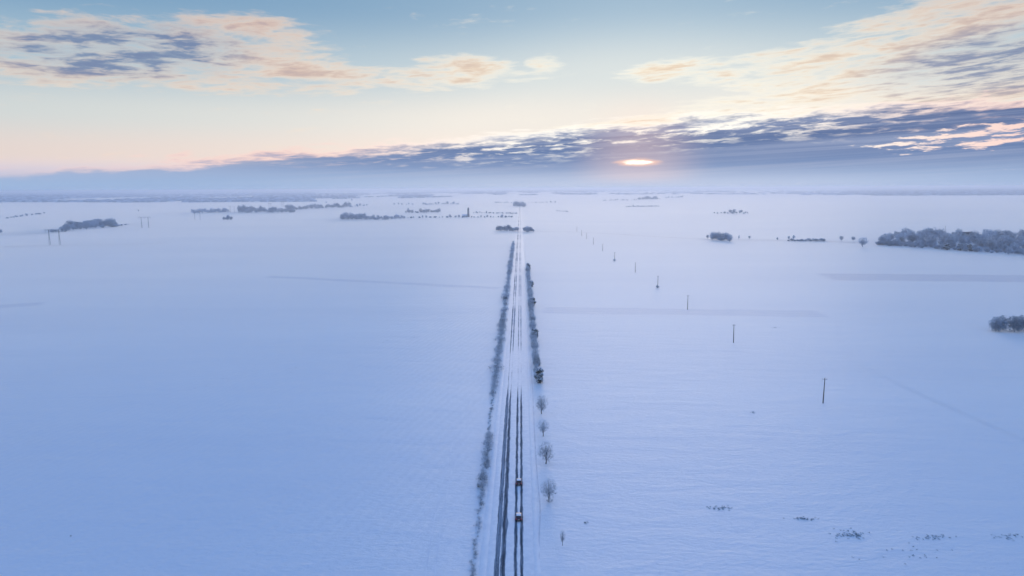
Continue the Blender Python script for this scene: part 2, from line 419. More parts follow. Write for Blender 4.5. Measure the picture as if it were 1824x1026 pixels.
def ruts(pts, sep, w, mat, seed):
    a = [at(*p) for p in pts]
    for s in (-1, 1):
        o = []
        for i, (x, y) in enumerate(a):
            q = a[min(i + 1, len(a) - 1)]; p = a[max(i - 1, 0)]; L = math.hypot(q[0] - p[0], q[1] - p[1])
            o.append((x + s * sep / 2 * (q[1] - p[1]) / L, y - s * sep / 2 * (q[0] - p[0]) / L))
        ribbon('wheel_track', o, w, mat, 0.05, 4.0, 0.4, seed + s)
ruts([(1438, 438), (1455, 462), (1473, 490), (1490, 560), (1496, 600), (1520, 640), (1600, 684), (1700, 730), (1824, 784), (1900, 812)], 2.0, 0.30, M_FAINT, 7)
ruts([(872, 560), (866, 610), (856, 655), (847, 698), (832, 735), (812, 790), (794, 860), (775, 960), (765, 1040)], 2.2, 0.35, M_FAINT, 17)
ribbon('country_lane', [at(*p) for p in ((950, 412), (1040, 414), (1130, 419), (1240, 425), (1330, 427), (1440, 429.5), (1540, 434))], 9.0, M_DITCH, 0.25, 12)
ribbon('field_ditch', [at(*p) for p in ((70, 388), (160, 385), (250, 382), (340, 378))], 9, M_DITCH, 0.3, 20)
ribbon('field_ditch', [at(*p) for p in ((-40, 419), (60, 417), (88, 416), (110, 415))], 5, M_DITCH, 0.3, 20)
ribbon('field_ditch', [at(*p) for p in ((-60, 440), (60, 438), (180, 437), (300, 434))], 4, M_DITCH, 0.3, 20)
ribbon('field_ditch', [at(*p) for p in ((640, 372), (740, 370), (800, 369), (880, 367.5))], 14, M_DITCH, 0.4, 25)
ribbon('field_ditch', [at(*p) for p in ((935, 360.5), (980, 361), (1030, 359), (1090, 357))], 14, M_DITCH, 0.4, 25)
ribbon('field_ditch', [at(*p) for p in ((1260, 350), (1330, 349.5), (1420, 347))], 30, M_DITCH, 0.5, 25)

# ------------------------------------------------------------------ plants: shared meshes
def tube(vs, fs, pts, radii, n=5):
    b0 = len(vs)
    for i, (p, r) in enumerate(zip(pts, radii)):
        d = (pts[min(i + 1, len(pts) - 1)] - pts[max(i - 1, 0)]).normalized()
        a = d.orthogonal().normalized(); b = d.cross(a)
        for k in range(n):
            t = 6.28318 * k / n; vs.append(p + (a * math.cos(t) + b * math.sin(t)) * r)
    for i in range(len(pts) - 1):
        for k in range(n):
            fs.append((b0 + i * n + k, b0 + i * n + (k + 1) % n, b0 + (i + 1) * n + (k + 1) % n, b0 + (i + 1) * n + k))
def rnd_dir(r, up=0.0):
    while True:
        v = Vector((r.uniform(-1, 1), r.uniform(-1, 1), r.uniform(-1, 1)))
        if 0.1 < v.length < 1: v.normalize(); v.z += up; return v.normalized()
def sliver(vs, fs, p, d, L, w, r):
    s = d.cross(rnd_dir(r)).normalized() * w * 0.5; b = len(vs)
    vs += [p - s, p + s, p + d * L]; fs.append((b, b + 1, b + 2))
def make_tree(name, seed, h, spread, clear=0.22, points=260, twigs=8, tw=(0.55, 0.03), shape=1.0, limbs=8, frost=0.6, mats=None, lean=0.0, bark=None):
    """bare tree: (trunk mesh, crown mesh); limbs fan out of the trunk, twigs fill the crown unevenly"""
    r = random.Random(seed); vs, fs = [], []
    top = Vector((lean * h, 0, h * 0.82)); tr = h * 0.018 + 0.03
    spine = [Vector((0, 0, -0.15)), Vector((r.uniform(-.1, .1), r.uniform(-.1, .1), h * clear)), Vector((lean * h * .5 + r.uniform(-.2, .2), r.uniform(-.2, .2), h * 0.5)), top]
    tube(vs, fs, spine, [tr * 1.3, tr, tr * 0.6, tr * 0.12], 6)
    nodes = [spine[1].lerp(spine[3], k / 6) for k in range(1, 6)]; lim = []
    cz, rz, rx = h * (0.5 + clear / 2), h * (0.5 - clear / 2), spread / 2
    for k in range(limbs):
        a = 6.28318 * (k + r.uniform(-.3, .3)) / limbs; s = spine[1].lerp(spine[2], r.uniform(0, 0.9))
        f = r.uniform(0.6, 0.98); zz = r.uniform(-0.25, 0.75)
        q = math.sqrt(max(0.05, 1 - zz * zz)) * f
        e_ = Vector((math.cos(a) * rx * q + lean * h * .6, math.sin(a) * rx * q, cz + zz * rz))
        mid = s.lerp(e_, 0.5) + Vector((0, 0, -0.05 * h * r.random())) + rnd_dir(r) * 0.05 * h
        tube(vs, fs, [s, mid, e_], [tr * 0.42, tr * 0.25, tr * 0.06], 4)
        for t in (0.3, 0.5, 0.7, 0.9, 1.0): nodes.append(s.lerp(mid, t * 2) if t < .5 else mid.lerp(e_, t * 2 - 1))
    trunk_me = (vs, fs); cv, cf, ci = [], [], []
    lobes = [(rnd_dir(r), r.uniform(0.78, 1.12)) for _ in range(9)]
    for k in range(points):
        d = rnd_dir(r); rad = r.random() ** 0.45
        m = 1.0
        for ld, lv in lobes:
            m = m + (lv - 1) * max(0, d.dot(ld)) ** 3 * 1.6
        z = d.z * rz * rad * m
        wz = 1.0 - 0.35 * shape * max(0, -d.z)
        p = Vector((d.x * rx * rad * m * wz + lean * h * .6, d.y * rx * rad * m * wz, cz + z))
        nb = min(nodes, key=lambda q: (q - p).length_squared)
        dirn = (p - nb).normalized() if (p - nb).length > 0.01 else Vector((0, 0, 1))
        L = (p - nb).length
        if L > 0.15 and k % 2 == 0:
            sliver(cv, cf, nb, dirn, L * 1.05, tw[1] * 1.6, r); ci.append(0)
        for _ in range(twigs):
            dd = (dirn * 0.8 + rnd_dir(r, 0.35) * 0.9).normalized()
            q = p + rnd_dir(r) * tw[0] * 0.55
            sliver(cv, cf, q, dd, tw[0] * r.uniform(0.6, 1.3), tw[1] * r.uniform(0.7, 1.5), r)
            up = (q.z - cz) / rz
            ci.append(1 if r.random() < frost + 0.25 * up else 0)
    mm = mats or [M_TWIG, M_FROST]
    return mesh(name + '_trunk', *trunk_me, bark or M_BARKF), mesh(name + '_crown', cv, cf, mm, ci)
def merged(name, trunk_me, crown_me):
    """one mesh for trees too far off to show their parts"""
    bm = bmesh.new(); bm.from_mesh(trunk_me); n = len(bm.faces)
    for f in bm.faces: f.material_index = 0
    bm.from_mesh(crown_me); bm.faces.ensure_lookup_table()
    for f in bm.faces[n:]: f.material_index += 1
    me = bpy.data.meshes.new(name); bm.to_mesh(me); bm.free()
    for m in [M_BARKF] + list(crown_me.materials): me.materials.append(m)
    return me
def make_evergreen(name, seed, h, spread, lobes=20, per=120, leaf=0.34):
    """snow laden evergreen: (trunk, leaves, snow)"""
    r = random.Random(seed); tv, tf = [], []
    tube(tv, tf, [Vector((0, 0, -.2)), Vector((.1, 0, h * .5)), Vector((0, .1, h * .85))], [.16, .11, .03], 6)
    lv, lf, sv, sf = [], [], [], []
    def quad(V, F, p, n, s):
        a = n.orthogonal().normalized(); b = n.cross(a); k = r.uniform(0, 6.28)
        a, b = a * math.cos(k) + b * math.sin(k), b * math.cos(k) - a * math.sin(k); i = len(V)
        V.extend([p - a * s, p + b * s * .6, p + a * s, p - b * s * .6]); F.append((i, i + 1, i + 2, i + 3))
    for k in range(lobes):
        f = r.random() ** .85; a = r.uniform(0, 6.28); w = spread / 2 * (0.80 - 0.35 * f) * r.uniform(.5, 1.1)
        c = Vector((math.cos(a) * w * .75, math.sin(a) * w * .75, h * (0.14 + 0.76 * f) + r.uniform(-.2, .2)))
        rr = Vector((spread * r.uniform(.24, .32), spread * r.uniform(.24, .32), h * r.uniform(.14, .20)))
        for _ in range(per):
            d = rnd_dir(r); q = r.random() ** 0.35
            p = c + Vector((d.x * rr.x, d.y * rr.y, d.z * rr.z)) * q
            quad(lv, lf, p, (d + rnd_dir(r) * .8).normalized(), leaf * r.uniform(.5, 1.1))
        for _ in range(int(per * .55)):
            d = rnd_dir(r, .7)
            if d.z < .25 or r.random() < .25: continue
            p = c + Vector((d.x * rr.x, d.y * rr.y, d.z * rr.z + .06)) * r.uniform(.95, 1.06)
            quad(sv, sf, p, (d + Vector((0, 0, .8)) + rnd_dir(r) * .35).normalized(), leaf * r.uniform(.5, 1.15))
    return mesh(name + '_trunk', tv, tf, M_BARK), mesh(name + '_leaves', lv, lf, M_GREEN), mesh(name + '_snow', sv, sf, M_SNOW)

def put(name, parts, loc, rz, scale, label, cat, group=None):
    """a thing with its own parts (shared mesh data)"""
    o = link(name, None); o.location = loc; o.rotation_euler.z = rz; o.scale = scale if isinstance(scale, tuple) else (scale,) * 3
    for pn, me in parts:
        c = link(pn, me, o)
        if pn in ('twigs', 'leaves', 'snow_cover'): c['kind'] = 'stuff'      # countless small pieces in one part
    return tag(o, label, cat, group)
def put1(name, me, loc, rz, scale, label, cat, group=None):
    o = link(name, me); o.location = loc; o.rotation_euler.z = rz; o.scale = scale if isinstance(scale, tuple) else (scale,) * 3
    return tag(o, label, cat, group)

ROADTREES = [make_tree('roadside', 100 + i, 7.0, w, c, n, 10, (0.46, 0.030), sh, 11, 0.66, bark=M_BARK, lean=ln) for i, (w, c, n, sh, ln) in enumerate(((5.4, .10, 420, 1.0, .0), (4.9, .14, 380, 1.3, -.03), (5.6, .08, 470, .7, .02), (5.4, .06, 470, .9, -.02)))]
SHRUBS = [make_tree('shrub', 200 + i, 2.6, 3.4, 0.04, 100, 7, (0.42, 0.05), 0.3, 7, (0.92, 0.75, 0.95, 0.6, 0.9, 0.35)[i]) for i in range(6)]
LOWSHRUBS = [make_tree('bramble', 240 + i, 1.0, 2.0, 0.04, 45, 5, (0.30, 0.045), 0.2, 5, (0.85, 0.5, 0.9)[i]) for i in range(3)]
HEDGETREES = [make_tree('hedge_tree', 300 + i, 6.2, 4.4, 0.06, 150, 8, (0.65, 0.085), 0.5, 8, (0.85, 0.7, 0.9, 0.5, 0.8)[i]) for i in range(5)]
EVERG = [make_evergreen('evergreen', 400 + i, 7.5, 4.4) for i in range(3)]
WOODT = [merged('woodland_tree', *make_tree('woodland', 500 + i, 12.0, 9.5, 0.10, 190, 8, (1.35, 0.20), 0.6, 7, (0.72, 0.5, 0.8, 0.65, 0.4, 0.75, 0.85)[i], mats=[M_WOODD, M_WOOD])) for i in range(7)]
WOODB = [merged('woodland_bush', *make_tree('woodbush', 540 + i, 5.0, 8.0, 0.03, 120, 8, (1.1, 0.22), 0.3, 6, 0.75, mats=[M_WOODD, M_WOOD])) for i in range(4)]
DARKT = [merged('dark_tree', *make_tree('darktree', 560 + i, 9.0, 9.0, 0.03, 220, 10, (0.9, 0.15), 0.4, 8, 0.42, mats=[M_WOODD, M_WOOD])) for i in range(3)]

# ------------------------------------------------------------------ cars
def car_mesh_parts():
    """small hatchback heading along +y, rear towards the camera"""
    paint = material('red_paint', (0.05, 0.013, 0.026), 0.35, 0.5)[0]; glass = material('car_glass', (0.012, 0.014, 0.018), 0.12, 0.6)[0]
    rubber = material('tyre_rubber', (0.015, 0.015, 0.016), 0.8)[0]; alloy = material('alloy', (0.35, 0.36, 0.38), 0.4, 0.5, 0.8)[0]
    trim = material('black_trim', (0.02, 0.02, 0.022), 0.6)[0]; plate = material('plate', (0.7, 0.7, 0.68), 0.5)[0]
    lamp, p = material('tail_lamp', (0.35, 0.02, 0.02), 0.3); p.inputs['Emission Color'].default_value = (1, 0.10, 0.10, 1); p.inputs['Emission Strength'].default_value = 0.12
    head, p = material('head_lamp', (0.8, 0.8, 0.8), 0.2); p.inputs['Emission Color'].default_value = (1, 0.93, 0.8, 1); p.inputs['Emission Strength'].default_value = 0.5
    def loft(secs, mat, name):
        n = len(secs[0]); vs = [v for s in secs for v in s]; fs = []
        for i in range(len(secs) - 1):
            for k in range(n): fs.append((i * n + k, i * n + (k + 1) % n, (i + 1) * n + (k + 1) % n, (i + 1) * n + k))
        fs += [tuple(range(n))[::-1], tuple((len(secs) - 1) * n + k for k in range(n))]
        return mesh(name, vs, fs, mat)
    def sec(y, w, z0, z1, tw=0.88):
        return [(-w * .94, y, z0), (-w, y, (z0 + z1) / 2), (-w * tw, y, z1 - .03), (-w * tw * .9, y, z1), (w * tw * .9, y, z1), (w * tw, y, z1 - .03), (w, y, (z0 + z1) / 2), (w * .94, y, z0)]
    parts = {}
    parts['body'] = loft([sec(-2.02, .80, .38, .86), sec(-1.92, .88, .28, .98), sec(-1.2, .90, .22, .98), sec(.6, .90, .22, .97), sec(1.2, .89, .24, .93), sec(1.85, .84, .30, .80), sec(2.03, .74, .38, .68)], paint, 'car_body')
    parts['cabin'] = loft([sec(-1.80, .78, .95, 1.02), sec(-1.40, .74, .95, 1.46, .84), sec(-.9, .74, .95, 1.51, .82), sec(.1, .74, .95, 1.49, .82), sec(.95, .76, .94, 1.0)], paint, 'car_cabin')
    def sheet(pts, mat, name): return mesh(name, pts, [(0, 1, 2, 3)], mat)
    parts['rear_window'] = sheet([(-.60, -1.775, 1.04), (.60, -1.775, 1.04), (.54, -1.455, 1.42), (-.54, -1.455, 1.42)], glass, 'rear_glass')
    parts['windscreen'] = sheet([(-.62, .90, 1.04), (-.54, .16, 1.465), (.54, .16, 1.465), (.62, .90, 1.04)], glass, 'front_glass')
    for s in (-1, 1): parts['side_window' + ('' if s < 0 else '2')] = sheet([(s * .752, -1.42, 1.05), (s * .752, .55, 1.05), (s * .672, .02, 1.42), (s * .672, -1.28, 1.40)], glass, 'side_glass')
    def box(x, y, z, a, b, c, mat, name):
        bm = bmesh.new(); bmesh.ops.create_cube(bm, size=1); bm.transform(Matrix.Translation((x, y, z)) @ Matrix.Diagonal((a, b, c, 1)))
        bmesh.ops.bevel(bm, geom=bm.edges[:], offset=min(a, b, c) * .25, segments=2, affect='EDGES')
        me = bpy.data.meshes.new(name); bm.to_mesh(me); bm.free(); me.materials.append(mat); return me
    parts['rear_bumper'] = box(0, -2.05, .45, 1.62, .16, .22, trim, 'bumper'); parts['front_bumper'] = box(0, 2.03, .42, 1.5, .14, .2, trim, 'bumper_front')
    parts['number_plate'] = box(0, -2.035, .68, .52, .03, .11, plate, 'number_plate')
    for s in (-1, 1):
        k = '' if s < 0 else '2'
        parts['tail_light' + k] = box(s * .74, -1.985, .84, .20, .10, .22, lamp, 'tail_light'); parts['headlight' + k] = box(s * .62, 1.95, .66, .26, .12, .13, head, 'headlight')
        parts['wing_mirror' + k] = box(s * .96, .55, 1.02, .18, .12, .13, paint, 'mirror')
    # snow lying on roof and bonnet
    vs, fs = [], []; r = random.Random(4); nx, ny = 7, 12
    for j in range(ny):
        for i in range(nx):
            x = -.60 + 1.2 * i / (nx - 1); y = -1.36 + 1.48 * j / (ny - 1); ed = min(i, nx - 1 - i, j, ny - 1 - j)
            vs.append((x + r.uniform(-.02, .02), y, 1.475 + .03 * math.sin(3.14 * (y + 1.4) / 1.6) + (0.07 + r.uniform(0, .02) if ed else 0)))
    fs = [(j * nx + i, j * nx + i + 1, (j + 1) * nx + i + 1, (j + 1) * nx + i) for j in range(ny - 1) for i in range(nx - 1)]
    parts['roof_snow'] = mesh('roof_snow', vs, fs, M_SNOW, smooth_=True)
    def ring(rad, w, mat, name, n=18):
        vs, fs = [], []
        for sx in (-w / 2, w / 2):
            for k in range(n): vs.append((sx, math.cos(6.2832 * k / n) * rad, math.sin(6.2832 * k / n) * rad))
        fs = [(k, (k + 1) % n, n + (k + 1) % n, n + k) for k in range(n)] + [tuple(range(n))[::-1], tuple(range(n, 2 * n))]
        return mesh(name, vs, fs, mat)
    return parts, ring(.31, .20, rubber, 'tyre'), ring(.20, .215, alloy, 'rim')
CARP, TYRE, RIM = car_mesh_parts()
def car(loc, label):
    o = link('car', None); o.location = loc; tag(o, label, 'car', 'red cars driving in the right hand lane')
    for k, me in CARP.items(): link(k.rstrip('2'), me, o)
    for sx in (-.80, .80):
        for sy in (-1.28, 1.25):
            t = link('wheel', TYRE, o); t.location = (sx, sy, .31); link('rim', RIM, t)
for (px, py), lab in (((924.6, 930), 'nearer of the two dark red cars, snow on its roof, right hand lane'),
                      ((922.8, 866), 'farther of the two dark red cars, snow on its roof, right hand lane')):
    x, y = at(px, py); car((-0.80, y + 2.0, 0.02), lab)

# ------------------------------------------------------------------ roadside trees
for i, (px, py, hp, lab) in enumerate([(964.5, 737, 33, 'farthest of the four round bare trees standing right of the road'), (967.5, 777, 30, 'second farthest of the four round bare trees right of the road'),
                                       (972.5, 826, 39, 'largest round bare tree, third of the four along the right side of the road'), (977.5, 893, 42, 'nearest bare tree right of the road, dark weeds about its foot')]):
    x, y = at(px, py); h = hp / px_per_m(x, y) / 0.94
    put('roadside_tree', [('trunk', ROADTREES[i][0]), ('crown', ROADTREES[i][1])], (x, y, 0), i * 1.7, (h / 7 * (.95 if i != 3 else .74), h / 7 * .92, h / 7), lab, 'tree', 'bare trees along the right of the road')
x, y = at(977, 892)
for k in range(4):
    put1('weed_clump', SHRUBS[k][1], (x - .4 + .45 * k, y - .6 - .35 * (k % 3), 0), k, (.22, .22, .32), f'{nth(k)} weed clump from the left at the foot of the nearest roadside tree', 'weeds', 'weeds under the nearest roadside tree')
x, y = at(1002, 972)
put('sapling', [('trunk', ROADTREES[1][0]), ('crown', ROADTREES[1][1])], (x, y, 0), 1.0, (.30, .30, .62), 'thin young tree alone in the snow at the bottom, right of the footpath', 'tree')

# ------------------------------------------------------------------ hedge left of the road
r = random.Random(8); Y = 128.0; k = 0
while Y < 1150:
    near = Y < 520
    D = Y
    if D < 195: hs, low = r.uniform(.32, .58), True
    elif D < 240: hs, low = r.uniform(.6, 1.0), False
    elif D < 285: hs, low = r.uniform(.3, .5), False
    elif D < 330: hs, low = r.uniform(.6, .95), False
    else: hs, low = r.choice((r.uniform(.55, 1.1), r.uniform(1.1, 1.9))), False
    X = -12.3 + r.uniform(-.45, .45) + (0.5 if D < 240 else 0)
    z, s = 0.0, hs
    if low and r.random() < .6:
        T = r.choice(LOWSHRUBS); nm, lab, gr = 'bramble_clump', f'low half buried bramble, {nth(k)} plant from the near end of the left hedge', 'low clumps in the left hedge'; s = hs * 1.35
    else:
        T = r.choice(SHRUBS)
        if D < 330: nm, lab, gr = 'hedge_shrub', f'frosted bare shrub, {nth(k)} plant from the near end of the left hedge', 'near shrubs of the left hedge'
        else: nm, lab, gr = 'hedge_shrub', f'tall frosted shrub, {nth(k)} plant from the near end of the left hedge', 'far shrubs of the left hedge'
    sc3 = (s * r.uniform(.95, 1.3), s * r.uniform(1.0, 1.6), s * r.uniform(.75, 1.1))
    if Y < 620: put(nm, [('stems', T[0]), ('twigs', T[1])], (X, Y, z), r.uniform(0, 6.28), sc3, lab, 'shrub', gr)
    else:
        if not hasattr(put, 'm'): put.m = [merged('far_shrub', *t) for t in SHRUBS]
        put1(nm, r.choice(put.m), (X, Y, z), r.uniform(0, 6.28), sc3, lab, 'shrub', gr)
    Y += (1.7 if D < 200 else 2.3 if D < 330 else 3.2 if D < 420 else 4.4) * r.uniform(.7, 1.4); k += 1
for px, py, s, lab in ((866, 812, .30, 'small dark snow covered bush in the left hedge level with the third roadside tree'),
                       (853, 868, .26, 'small dark snow covered bush in the left hedge level with the farther car'),
                       (899, 534, .62, 'dark snow laden evergreen bush standing out in the far left hedge')):
    x, y = at(px, py); e0 = EVERG[1]
    put('evergreen_bush', [('trunk', e0[0]), ('leaves', e0[1]), ('snow_cover', e0[2])], (x, y, 0), r.uniform(0, 6), (s * 1.1, s * 1.1, s * .75), lab, 'bush')

# ------------------------------------------------------------------ hedge right of the road
y0, y1 = at(958, 680)[1], at(942, 474)[1]
Y = y0 + 2; k = 0; far_hedge = [merged('far_hedge_tree', *t) for t in HEDGETREES]
while Y < y1:
    X = 7.7 + r.uniform(-.5, .5); s = r.choice((r.uniform(.45, .75), r.uniform(.8, 1.15))); sc3 = (s * r.uniform(.9, 1.15), s * r.uniform(.9, 1.15), s * r.uniform(.85, 1.1))
    j = r.randrange(5)
    if Y < 560: put('hedge_tree', [('trunk', HEDGETREES[j][0]), ('crown', HEDGETREES[j][1])], (X, Y, 0), r.uniform(0, 6.28), sc3, f'frosted bare tree, {nth(k)} from the near end of the right hedge', 'tree', 'near trees of the right hedge')
    else: put1('hedge_tree', far_hedge[j], (X, Y, 0), r.uniform(0, 6.28), sc3, f'frosted far tree, {nth(k)} from the near end of the right hedge', 'tree', 'far trees of the right hedge')
    Y += 3.6 * r.uniform(.7, 1.4); k += 1
for i, (px, py, s, sz, lab) in enumerate([(960.5, 682, .98, 1.0, 'large dark evergreen heaped with snow at the near end of the right hedge'), (953.5, 604, .95, .95, 'very dark evergreen in the middle of the right hedge, second from its near end'),
                             (957.5, 652, .70, .62, 'snow covered evergreen just behind the largest one in the right hedge'), (949, 545, 1.15, .95, 'snowy dark evergreen, third from the near end of the right hedge'),
                             (946.5, 512, 1.05, .9, 'snowy evergreen, second from the far end of the right hedge'), (941.5, 482, 1.2, 1.0, 'dark evergreen closing the far end of the right hedge')]):
    x, y = at(px, py); e0 = EVERG[i % 3]
    put('evergreen_tree', [('trunk', e0[0]), ('leaves', e0[1]), ('snow_cover', e0[2])], (x, y, 0), i * 1.3, (s, s, sz), lab, 'evergreen', 'evergreens in the right hedge')

# ------------------------------------------------------------------ power poles across the right hand fields
def pole_meshes():
    vs, fs = [], []; tube(vs, fs, [Vector((0, 0, -.4)), Vector((0, 0, 5)), Vector((0, 0, 10.8))], [.26, .22, .16], 8)
    pole = mesh('pole_shaft', vs, fs, M_POLE)
    vs, fs = [], []; tube(vs, fs, [Vector((-.95, 0, 10.35)), Vector((.95, 0, 10.35))], [.07, .07], 4)
    arm = mesh('pole_arm', vs, fs, M_STEEL)
    vs, fs = [], []; tube(vs, fs, [Vector((0, 0, 0)), Vector((0, 0, .1)), Vector((0, 0, .2)), Vector((0, 0, .32))], [.05, .09, .06, .08], 6)
    return pole, arm, mesh('pole_insulator', vs, fs, M_CERAM)
PO, AR, INS = pole_meshes()
POLES = [(1466, 718.5), (1306.5, 610.5), (1224.7, 551.5), (1171.5, 512.5), (1131.5, 485.5), (1094.7, 464.5), (1073.5, 447.5), (1057, 435.5), (1045, 426), (1036, 420), (1027.5, 412.5)]
ordw = ['nearest and tallest', 'second nearest', 'third nearest', 'fourth nearest', 'fifth nearest', 'sixth nearest', 'seventh nearest', 'eighth nearest', 'third farthest', 'second farthest', 'farthest']
(ax, ay), (bx, by) = at(*POLES[0]), at(*POLES[4]); line_a = math.atan2(by - ay, bx - ax)
for i, p in enumerate(POLES):
    x, y = at(*p)
    o = link('utility_pole', None); o.location = (x, y, gz(x, y)); o.rotation_euler = (R(r.uniform(-.8, .8)), R(r.uniform(-.8, .8)), line_a - R(90))
    link('shaft', PO, o); link('crossarm', AR, o)
    for q in (-.85, 0, .85): ii = link('insulator', INS, o); ii.location = (q, 0, 10.40 if q else 10.78)
    tag(o, f'dark wooden utility pole, {ordw[i]} in the line crossing the right field', 'pole', 'utility poles crossing the right fields')
for j, (p, lab) in enumerate((((1171, 513), 'small bush at the foot of the fourth nearest utility pole'), ((1094.5, 465), 'small bush at the foot of the sixth nearest utility pole'))):
    x, y = at(*p); put1('bush', WOODB[j], (x, y - .5, gz(x, y)), j, (.42, .42, .55), lab, 'bush')

# ------------------------------------------------------------------ portal pylons on the left
def pylon_meshes():
    def bars(name, L, rad):
        vs, fs = [], []
        for a, b in L: tube(vs, fs, [Vector(a), Vector(b)], [rad, rad], 4)
        return mesh(name, vs, fs, M_STEEL)
    H = 26.0; A, Bm = [], []
    for s in (-1, 1):                                      # an A-shaped mast: two lattice legs spread along the line
        A.append(((0, s * 2.6, -.3), (0, s * .35, H)))
        for k in range(9):
            f0, f1 = k / 9, (k + 1) / 9; w0, w1 = 2.6 - 2.25 * f0, 2.6 - 2.25 * f1
            if k > 2: Bm.append(((0, s * w0, H * f0), (0, -s * w1, H * f1)))
    beam = [((-15, 0, H + .3), (15, 0, H + .3)), ((-13, 0, H - 1.6), (13, 0, H - 1.6))] + [((-15 + 3 * k, 0, H + .3), (-13.5 + 3 * k, 0, H - 1.6)) for k in range(10)] + [((-13.5 + 3 * k, 0, H - 1.6), (-12 + 3 * k, 0, H + .3)) for k in range(9)]
    ins = [((0, 0, 0), (0, 0, -2.6))]
    return bars('mast_legs', A, .30), bars('mast_bracing', Bm, .09), bars('pylon_beam', beam, .12), bars('pylon_insulator', ins, .14)
ML, MB, BE, IN = pylon_meshes()
PYL = [(98, 436.5), (259, 407.5), (352, 391.5), (414, 379.5), (481, 370.5), (503, 368)]
pw = ['nearest, standing before the left wood', 'second nearest, right of the left wood', 'third nearest, before a low copse', 'fourth nearest, in the gap between two woods', 'second farthest, behind a wood', 'farthest, behind a wood']
dirs = [at(*p) for p in PYL]
for i, (x, y) in enumerate(dirs):
    q, p = dirs[min(i + 1, 5)], dirs[max(i - 1, 0)]
    o = link('portal_pylon', None); o.location = (x, y, gz(x, y)); o.rotation_euler.z = math.atan2(q[1] - p[1], q[0] - p[0]) - R(90) if i < 4 else R(-35)
    for s in (-7.5, 7.5):
        m = link('mast', ML, o); m.location.x = s; link('bracing', MB, m)
    link('crossbeam', BE, o)
    for s in (-12, 0, 12): k = link('insulator_string', IN, o); k.location = (s, 0, 24.3)
    tag(o, f'grey steel portal pylon on two splayed masts, {pw[i]}', 'pylon', 'power line pylons on the left')

# ------------------------------------------------------------------ copses and woods of single trees
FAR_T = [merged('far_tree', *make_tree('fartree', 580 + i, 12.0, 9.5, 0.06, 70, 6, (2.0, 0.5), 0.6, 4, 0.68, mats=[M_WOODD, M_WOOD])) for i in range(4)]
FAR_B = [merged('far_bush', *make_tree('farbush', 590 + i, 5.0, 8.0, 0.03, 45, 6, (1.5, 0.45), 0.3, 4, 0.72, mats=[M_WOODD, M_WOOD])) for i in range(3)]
def copse(name, label, group, quad, n, hpx, seed, bushes=0.25, tall=None, cat='tree', mass=False, meshes=None):
    """trees spread over a patch of ground given by its near edge in the photograph (x0, y0, x1, y1) and depth in metres"""
    rr = random.Random(seed); (X0, Y0, X1, Y1), depth = quad; bm = bmesh.new() if mass else None
    W, B = (FAR_T, FAR_B) if mass else (WOODT, WOODB)
    for k in range(n):
        u = (k + rr.random()) / n; d = rr.random() ** 1.3 * depth
        px, py = X0 + (X1 - X0) * u, Y0 + (Y1 - Y0) * u
        x, y = at(px, py); L = math.hypot(x, y); d *= min(1.0, 6 * min(u, 1 - u) + .25); x += x / L * d; y += y / L * d
        h = hpx / px_per_m(x, y) * rr.uniform(.6, 1.22)
        if tall: h *= tall(u)
        if rr.random() < bushes:
            me = rr.choice(B); s = h * .55 / 5.0; sc3 = (s * rr.uniform(.9, 1.3), s * rr.uniform(.9, 1.3), s)
        else:
            me = rr.choice(meshes or W); s = h / (12.0 if not meshes else 9.0); sc3 = (s * rr.uniform(.85, 1.25), s * rr.uniform(.85, 1.25), s)
        if mass:
            b = len(bm.verts); bm.from_mesh(me); bm.verts.ensure_lookup_table()
            mt = Matrix.Translation((x, y, gz(x, y) - .1)) @ Matrix.Rotation(rr.uniform(0, 6.28), 4, 'Z') @ Matrix.Diagonal((*sc3, 1))
            for v in bm.verts[b:]: v.co = mt @ v.co
        else: put1(name, me, (x, y, gz(x, y) - .1), rr.uniform(0, 6.28), sc3, label.replace('#', nth(k)), cat, group)
    if mass:
        me = bpy.data.meshes.new(name); bm.to_mesh(me); bm.free()
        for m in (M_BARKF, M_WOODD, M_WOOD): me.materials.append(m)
        tag(link(name, me), label, cat, kind='stuff')
T_ = 'woodland_tree'
copse(T_, '# frosted tree from the left in the wood behind the nearest pylon', 'wood behind the nearest pylon', ((112, 414, 208, 405.5), 190), 52, 13, 31, .3)
copse('woodland_bush', '# low bush from the left end of the wood behind the nearest pylon', 'bushes ending the wood behind the nearest pylon', ((87, 415.5, 118, 414), 30), 9, 6, 32, .7)
copse('woodland_bush', '# low bush trailing right from the wood behind the nearest pylon', 'bushes trailing from the left wood', ((205, 405, 232, 401), 20), 7, 4.5, 33, .8)
copse('copse', 'low frosted copse behind the third left pylon', None, ((343, 381, 407, 379), 120), 26, 7, 34, .2, cat='copse', mass=True)
copse('copse', 'frosted wood just right of the gap with a distant pylon', None, ((425, 380, 524, 379), 200), 42, 10, 35, .2, lambda u: 1.15 - .5 * u, cat='wood', mass=True)
copse('copse', 'long frosted wood stretching left of centre behind the nearer woods', None, ((512, 375, 622, 369.5), 180), 40, 8.5, 36, .2, cat='wood', mass=True)
copse('tree_row', 'ragged row of trees ending the long left wood on its right', None, ((622, 370, 656, 367), 60), 9, 5, 37, .5, cat='trees', mass=True)
copse('copse', 'dark frosted copse in the plain left of the tower', None, ((608, 390, 690, 391), 110), 38, 9.5, 38, .25, lambda u: 1.15 - .4 * u, cat='copse', mass=True)
copse('tree_row', 'thin row of trees right of the dark copse', None, ((690, 389.5, 722, 388.5), 40), 12, 6.5, 39, .4, cat='trees', mass=True)
copse('row_tree', '# tree from the left in the broken row passing the tower', 'broken row beside the tower', ((724, 388.5, 916, 387.5), 30), 34, 5.2, 40, .5)
